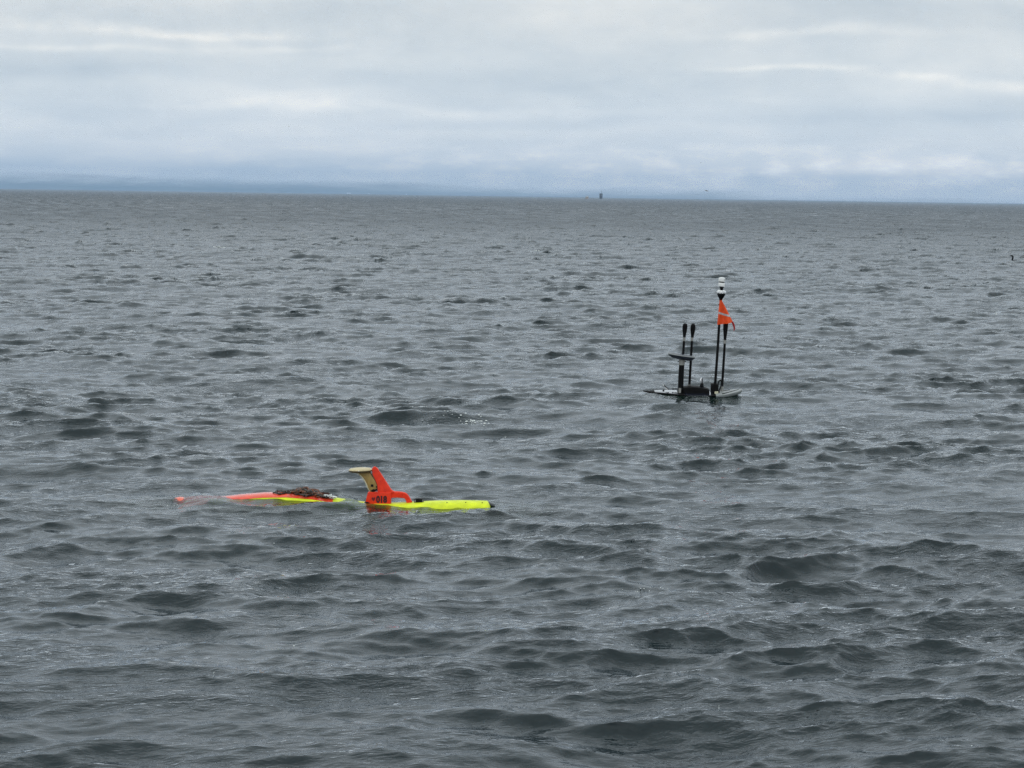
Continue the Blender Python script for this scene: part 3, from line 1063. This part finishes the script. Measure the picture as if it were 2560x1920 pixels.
        for j in range(nc - 1):
            bm.faces.new((A[0][j], B[0][j], B[0][j + 1], A[0][j + 1]))
            bm.faces.new((A[-1][j], A[-1][j + 1], B[-1][j + 1], B[-1][j]))
        return from_bm(name, bm, m, parent)
    fl = cloth('flag', [[(u, v) for u in np.linspace(0, 1, NU)] for v in np.linspace(0, 1, NV)], M_FLAG, root)
    fl['label'] = 'orange triangular flag with a grey reflective band'
    cloth('reflective_band', [[(u, .47 + .20 * u ** 1.2 + dv) for u in np.linspace(.03, 1.0, 14)] for dv in (0, .085)], M_TAPE, fl, .009)
    tl = [(1829.5, 803), (1832.5, 809), (1834.6, 816), (1834.8, 821), (1833.6, 826.5)]
    mast('tail', tl, [2.2, 2.6, 2.3, 2.0, .6], M_FLAGD, fl, -.1, 8, .4)
    tube('flag_tie', [Q(1797.5, 760.5, -.05), Q(1795.5, 760.8, -.05)], .018, M_BLACK, fl, 8)

    # --- the three antenna paddles
    def paddle(top, band0, band1, foot, dy, w=6.4, base=True, sleeve=0):
        (tx, ty), (bx, by), (fx, fy_) = top, band0, foot
        ax, ay = band1
        L = lambda f: (tx + (bx - tx) * f, ty + (by - ty) * f)
        po = mast('antenna_pole', [(ax, ay - 1), ((ax + fx) / 2, (ay + fy_) / 2), (fx, fy_)], [3.1, 3.15, 3.2], M_CARBON, root, dy)
        mast('antenna_paddle', [L(0), L(.03), L(.10), L(.22), L(.42), L(.65), L(.85), L(1)], [1.6, 3.6, 5.4, 6.3, 6.1, 4.9, 3.8, 3.4], M_CARBON, root, dy, 16, .45)
        mast('band', [(bx, by - .4), (ax, ay + .2)], [3.5, 3.4], M_GREY, po, dy)
        if sleeve:
            dx = (fx - ax) / (fy_ - ay)
            mast('foot_sleeve', [(fx - dx * sleeve, fy_ - sleeve), (fx, fy_)], [3.8, 3.9], M_GREY, po, dy)
    paddle((1713.8, 809.5), (1711.5, 845.5), (1711.0, 853.5), (1703, 976), .12)
    paddle((1734.3, 811.0), (1731.8, 846.5), (1731.2, 854.0), (1724, 975), .16, sleeve=11)
    paddle((1816.0, 800.0), (1813.4, 852.0), (1813.0, 860.5), (1805.4, 981.5), .12, sleeve=13.5)
    # --- dish on the thick post
    mast('thick_post', [(1700.5, 982), (1702.3, 940), (1704.2, 905)], [7.0, 6.9, 6.8], M_CARBON, root, -.06, 18)
    mast('post_sleeve', [(1704.0, 911.5), (1704.3, 904), (1704.6, 896)], [7.2, 7.5, 7.8], M_GREY, root, -.06, 18)
    o = mast('post_sleeve', [(1700.0, 983.8), (1700.3, 976), (1700.7, 968.8)], [6.0, 6.1, 6.1], M_GREY, root, -.07, 18)
    for p in (1695.8, 1713.0):
        from_bm('knob', box_bm(Q(p, 903, -.06), (.03, .04, .025), .006), M_BLACK, root)
    dc = Q(1703.2, 888.2, -.06)
    rad = 35.5 / 94.0
    tl_ = Matrix.Rotation(R(7.5), 3, 'Y')

    def dish(prof, seg=40):
        rings = []
        for r_, z_ in prof:
            rings.append([dc + tl_ @ Vector((r_ * rad * math.cos(a), r_ * rad * .62 * math.sin(a), z_ + (.014 * math.cos(a) * -r_ if z_ < 0 else 0))) for a in [2 * math.pi * k / seg for k in range(seg)]])
        return loft(rings)
    di = from_bm('dish_antenna', dish([(.3, -.105), (.6, -.10), (.82, -.07), (.96, -.014), (1.0, .0), (.99, .008)]), M_BGREY, root)
    di['label'] = 'flat oval dish antenna tilted on the thick post'
    from_bm('rim', dish([(1.004, .0), (1.01, .008), (1.0, .018), (.97, .024)]), M_LGREY, di)
    from_bm('top_cover', dish([(.97, .018), (.9, .032), (.6, .040), (.2, .042)]), M_BGREY, di)
    # --- command box, lamp, mast-foot box, cable loop
    bx = [(1705.5, 986), (1705.5, 969), (1708, 967), (1720, 965.8), (1732, 965.4), (1745, 966.4), (1758, 968.4), (1768, 970.8), (1772.5, 973), (1773, 986)]
    from_bm('equipment_box', prism_bm([Q(p, q, -.16) for p, q in bx], (0, .32, .32 * heel), .02, 3), M_CARBON, root)
    ld = mast('lamp_base', [(1754.6, 968), (1754.4, 963), (1754.2, 958.8)], [4.6, 4.8, 3.8], M_CARBON, root, -.02)
    lp = [(1753, 959.5), (1750.4, 957), (1749.6, 952), (1751, 947), (1753.6, 943), (1755.6, 948), (1755.9, 954), (1755.2, 959.5)]
    fb = from_bm('lamp_blade', prism_bm([Q(p, q, -.03) for p, q in lp], (0, .05, 0), .01, 2), M_CHROME, root)
    tube('dark_edge', [Q(1754.4, 945.5, -.035), Q(1755.4, 950, -.035), Q(1755.2, 958.5, -.035)], .015, M_BLACK, fb, 8)
    fb_ = [(1776.6, 986.5), (1777, 959.4), (1779, 958), (1792, 958.4), (1795, 961), (1796, 986.5)]
    from_bm('mast_foot_box', prism_bm([Q(p, q, -.14) for p, q in fb_], (0, .22, .22 * heel), .015, 2), M_CARBON, root)
    cb = [(1785.4, 976), (1794, 975.4), (1794.4, 985.8), (1785.2, 986.6)]
    o = from_bm('cream_block', prism_bm([Q(p, q, -.2) for p, q in cb], (0, .06, 0), .008, 2), M_CREAMB, root)
    cl = [(1794, 965), (1794.6, 956), (1797, 950.5), (1800.5, 948.8), (1803, 952), (1803, 959), (1801, 966), (1797.8, 972), (1796.5, 979), (1798, 985)]
    mast('cable_loop', [(a, b) for a, b in [tuple(v)[:2] for v in smooth_poly([Vector((a, b, 0)) for a, b in cl], 2, False)]], [1.7] * (len(smooth_poly([Vector((a, b, 0)) for a, b in cl], 2, False))), M_CARBON, root, -.1, 8)
    tube('tow_line', [Q(1712, 983.5, -.2), Q(1718, 986, -.34), Q(1722, 990.5, -.40)], .012, M_GREY, root, 6)
    # small black spindle low in the water at the near side
    tube('dark_spindle', [Q(1694, 1002, 0) + Vector((0, -.55, 0)), Q(1698, 1001, 0) + Vector((0, -.55, 0)), Q(1703, 1002.2, 0) + Vector((0, -.55, 0))], [.02, .045, .02], M_CARBON, root, 10)


build_usv()


# ------------------------------------------------------------------ birds
def build_cormorant():
    c = CORM
    s = c.y / FPX
    L = lambda p, q, dy=0.0: Vector((*(P(p, q, c.y) + Vector((0, dy, 0))),))
    root = empty('cormorant', (c.x, c.y, 0), 'black cormorant swimming with its neck raised, facing left', 'bird')
    vs = [L(2537, 652.5), L(2532, 652.0), L(2530.3, 649.5), L(2531.8, 645.5), L(2532.3, 641.8), L(2530.8, 639.6), L(2528.6, 639.3), L(2526.2, 639.5), L(2523.4, 639.7), L(2541, 651.6), L(2544.5, 652.0), L(2547.5, 652.9)]
    es = [(0, 1), (1, 2), (2, 3), (3, 4), (4, 5), (5, 6), (6, 7), (7, 8), (0, 9), (9, 10), (10, 11)]
    rd = [(.14, .10), (.12, .10), .10, .085, .08, .085, .08, .035, .015, (.14, .10), (.10, .06), (.04, .02)]
    me = skin_mesh('cormorant', [tuple(v) for v in vs], es, rd)
    link_mesh('body', me, M_FEATHER, root)


build_cormorant()


def build_gull(px, py, Y, size, label, sag):
    c = P(px, py, Y)
    s = size
    vs = [(0, 0, 0), (.16 * s, -.02, .01), (.24 * s, -.02, .02), (-.16 * s, 0, 0), (-.28 * s, 0, .01),
          (.02 * s, -.16 * s, .12 * s), (0, -.34 * s, .10 * s), (-.06 * s, -.56 * s, -.02 * s),
          (.02 * s, .16 * s, .12 * s), (0, .34 * s, .12 * s), (-.06 * s, .56 * s, .06 * s)]
    es = [(0, 1), (1, 2), (0, 3), (3, 4), (0, 5), (5, 6), (6, 7), (0, 8), (8, 9), (9, 10)]
    rd = [(.10 * s, .10 * s), .08 * s, .03 * s, .08 * s, (.08 * s, .03 * s), (.11 * s, .06 * s), (.10 * s, .05 * s), (.03 * s, .02 * s), (.11 * s, .06 * s), (.10 * s, .05 * s), (.03 * s, .02 * s)]
    rot = Matrix.Rotation(R(sag[0]), 3, 'Z') @ Matrix.Rotation(R(sag[1]), 3, 'X')
    me = skin_mesh('gull', [tuple(rot @ Vector(v) + c) for v in vs], es, rd, 1)
    o = link_mesh('gull', me, M_GULL)
    tag(o, label, 'bird', 'gulls in the sky')


build_gull(1766, 477.5, 520.0, 1.0, 'dark gull flying just above the horizon, right of the distant ship', (62, 14))
build_gull(722, 316, 700.0, 0.6, 'tiny bird high in the sky, over the left half of the sea', (20, 0))
build_gull(1752, 407, 800.0, 0.5, 'tiny faint bird in the sky above the low-flying gull', (70, -8))


# ------------------------------------------------------------------ far vessels
def build_ship():
    Y = SHIP_Y
    x0 = P(1503, 490, Y).x
    px = Y / FPX                      # metres per photograph pixel
    top = P(1503, 484.3, Y).z
    root = empty('cargo_ship', (x0, Y, 0), 'dark ship seen end-on at the horizon, thin mast above', 'ship')
    w = 3.7 * px
    rings = []
    for t, f, zt in ((0, .82, 0.0), (.05, .95, 0.0), (.4, 1.0, 0.0), (.75, 1.0, .1), (.93, .7, .5), (1.0, .12, .9)):
        yy = Y + t * 46 - 3
        row = []
        for u, z in ((-1, top + zt), (-.99, top * .6), (-.9, top * .28), (-.62, -.5), (.62, -.5), (.9, top * .28), (.99, top * .6), (1, top + zt)):
            row.append(Vector((x0 + u * w * f, yy, z)))
        rings.append(row)
    from_bm('hull', loft(rings), M_SHIPHULL, root)
    from_bm('bulwark', box_bm((x0, Y + 6, top + .15), (w * 1.98, 14, .5), .08), M_SHIPHULL, root)
    from_bm('stern_panel', box_bm((x0 + .1 * w, Y - 3.05, top * .72), (w * .8, .2, top * .3), .03), M_SHIPGREY, root)
    tube('mast', [(x0 + .1, Y + 4, top), (x0 + .35, Y + 4, top + 3.2 * px), (x0 + 1.3, Y + 4, top + 9.0 * px)], [.55, .42, .16], M_SHIPGREY, root, 8)
    from_bm('yard', box_bm((x0 + .3, Y + 4, top + 2.6 * px), (2.4, .3, .25), .05), M_SHIPGREY, root)


build_ship()


def build_boat():
    Y = 5600.0
    px = Y / FPX
    x0 = P(1467.5, 490, Y).x
    zt = P(1467, 492.6, Y).z
    root = empty('motor_boat', (x0, Y, 0), 'tiny white and tan boat at the horizon, left of the dark ship', 'boat')
    w = 3.9 * px
    rings = []
    for t, hw_ in ((-1, .2), (-.9, .75), (-.3, 1.0), (.4, 1.0), (.85, .6), (1.0, .08)):
        x = x0 + t * w
        h = zt + .9 + .3 * t * t
        rings.append([Vector((x, Y - hw_ * 1.2, h)), Vector((x, Y - hw_ * .9, -.3)), Vector((x, Y + hw_ * .9, -.3)), Vector((x, Y + hw_ * 1.2, h))])
    from_bm('hull', loft(rings), M_BOATO, root)
    from_bm('cabin', box_bm((x0 + .2 * w, Y, zt + 1.7), (w * 1.0, 1.6, 1.7), .15), M_BOATW, root)
    from_bm('wheelhouse_roof', box_bm((x0 + .35 * w, Y, zt + 2.75), (w * .7, 1.7, .3), .05), M_SHIPGREY, root)


build_boat()


def build_shore():
    def house(px_, py_, w, d, h, label, Y=29900.0):
        c = P(px_, py_, Y)
        r = empty('shore_building', (c.x, Y, 0), label, 'building', 'pale buildings on the far shore')
        z0 = 0.0
        from_bm('wall', box_bm((c.x, Y, h / 2 - 1), (w, d, h + 2), .5), M_WALLW, r)
        rf = [Vector((c.x - w * .55, Y - d * .55, z0 + h + .05)), Vector((c.x + w * .55, Y - d * .55, z0 + h + .05)), Vector((c.x, Y - d * .55, z0 + h + w * .2))]
        from_bm('roof', prism_bm(rf, (0, d * 1.1, 0)), M_SHIPGREY, r, smooth=False)
    house(872, 480.5, 60, 20, 14, 'wide pale building on the far shore, leftmost of the specks')
    house(922, 482.0, 22, 14, 9, 'small pale building on the far shore, middle of the specks')
    house(1016, 478.2, 20, 14, 12, 'small pale building on the far hillside, rightmost of the specks')


build_shore()


# ------------------------------------------------------------------ foam
def build_foam():
    rnd = random.Random(3)
    bm = bmesh.new()

    def blob(x, y, r, lift=0.0, z=None):
        zz = sea_z(x, y) if z is None else z
        n0 = len(bm.verts)
        res = bmesh.ops.create_icosphere(bm, subdivisions=1, radius=r, matrix=Matrix.Translation((x, y, zz + lift + r * .1)) @ Matrix.Rotation(rnd.uniform(0, 3), 4, 'Z') @ Matrix.Diagonal((rnd.uniform(.8, 1.7), 1, rnd.uniform(.35, .7), 1)))
        for v in res['verts']:
            v.co += Vector((rnd.gauss(0, .12), rnd.gauss(0, .12), rnd.gauss(0, .08))) * r

    def patch(px, py, sx, sy, n, r0, r1):
        for _ in range(n):
            g = G(px + rnd.gauss(0, sx), py + rnd.gauss(0, sy))
            blob(g.x, g.y, rnd.uniform(r0, r1) * rnd.random() ** .5)
    patch(1185, 1052, 18, 3.0, 46, .012, .035)
    patch(1140, 1046, 22, 2.0, 26, .008, .022)
    patch(1080, 1050, 26, 2.0, 14, .008, .02)
    patch(552, 620, 9, 1.5, 34, .05, .14)
    patch(1345, 625, 6, 1.0, 14, .04, .11)
    patch(262, 568, 6, 1.0, 10, .05, .12)
    patch(455, 1263, 12, 2.5, 16, .005, .013)
    patch(1590, 1470, 28, 3.5, 14, .006, .013)
    patch(1660, 1475, 10, 3, 5, .006, .012)
    patch(2515, 790, 10, 2, 12, .015, .04)
    patch(1258, 1078, 6, 1.5, 6, .008, .02)
    for _ in range(30):
        patch(rnd.uniform(985, 1232), 1271.5, 3, .7, 1, .004, .010)
    for _ in range(16):
        patch(rnd.uniform(1620, 1850), 1000 + rnd.gauss(0, 2), 3, 1.0, 1, .005, .014)
    for _ in range(26):
        patch(rnd.uniform(0, 2560), rnd.uniform(900, 1900), 6, 1.0, 2, .004, .010)
    # white water and bubbles where the kelp meets the sea
    for _ in range(70):
        p = rnd.triangular(800, 842, 830)
        q = 1238 + (p - 800) / 42 * 7 + rnd.gauss(0, 1.8)
        v = P(p, q, Y_AUV - rnd.uniform(.0, .2))
        bz = AUV_RING(AUV_X(p))
        zs = max([w.z for w in bz if abs(w.y - v.y) < .06] or [.05])
        blob(v.x, v.y, rnd.uniform(.010, .026), 0, max(zs, v.z))
    o = from_bm('foam', bm, M_FOAM)
    tag(o, 'scattered flecks and patches of white foam on the water', kind='stuff')


build_foam()
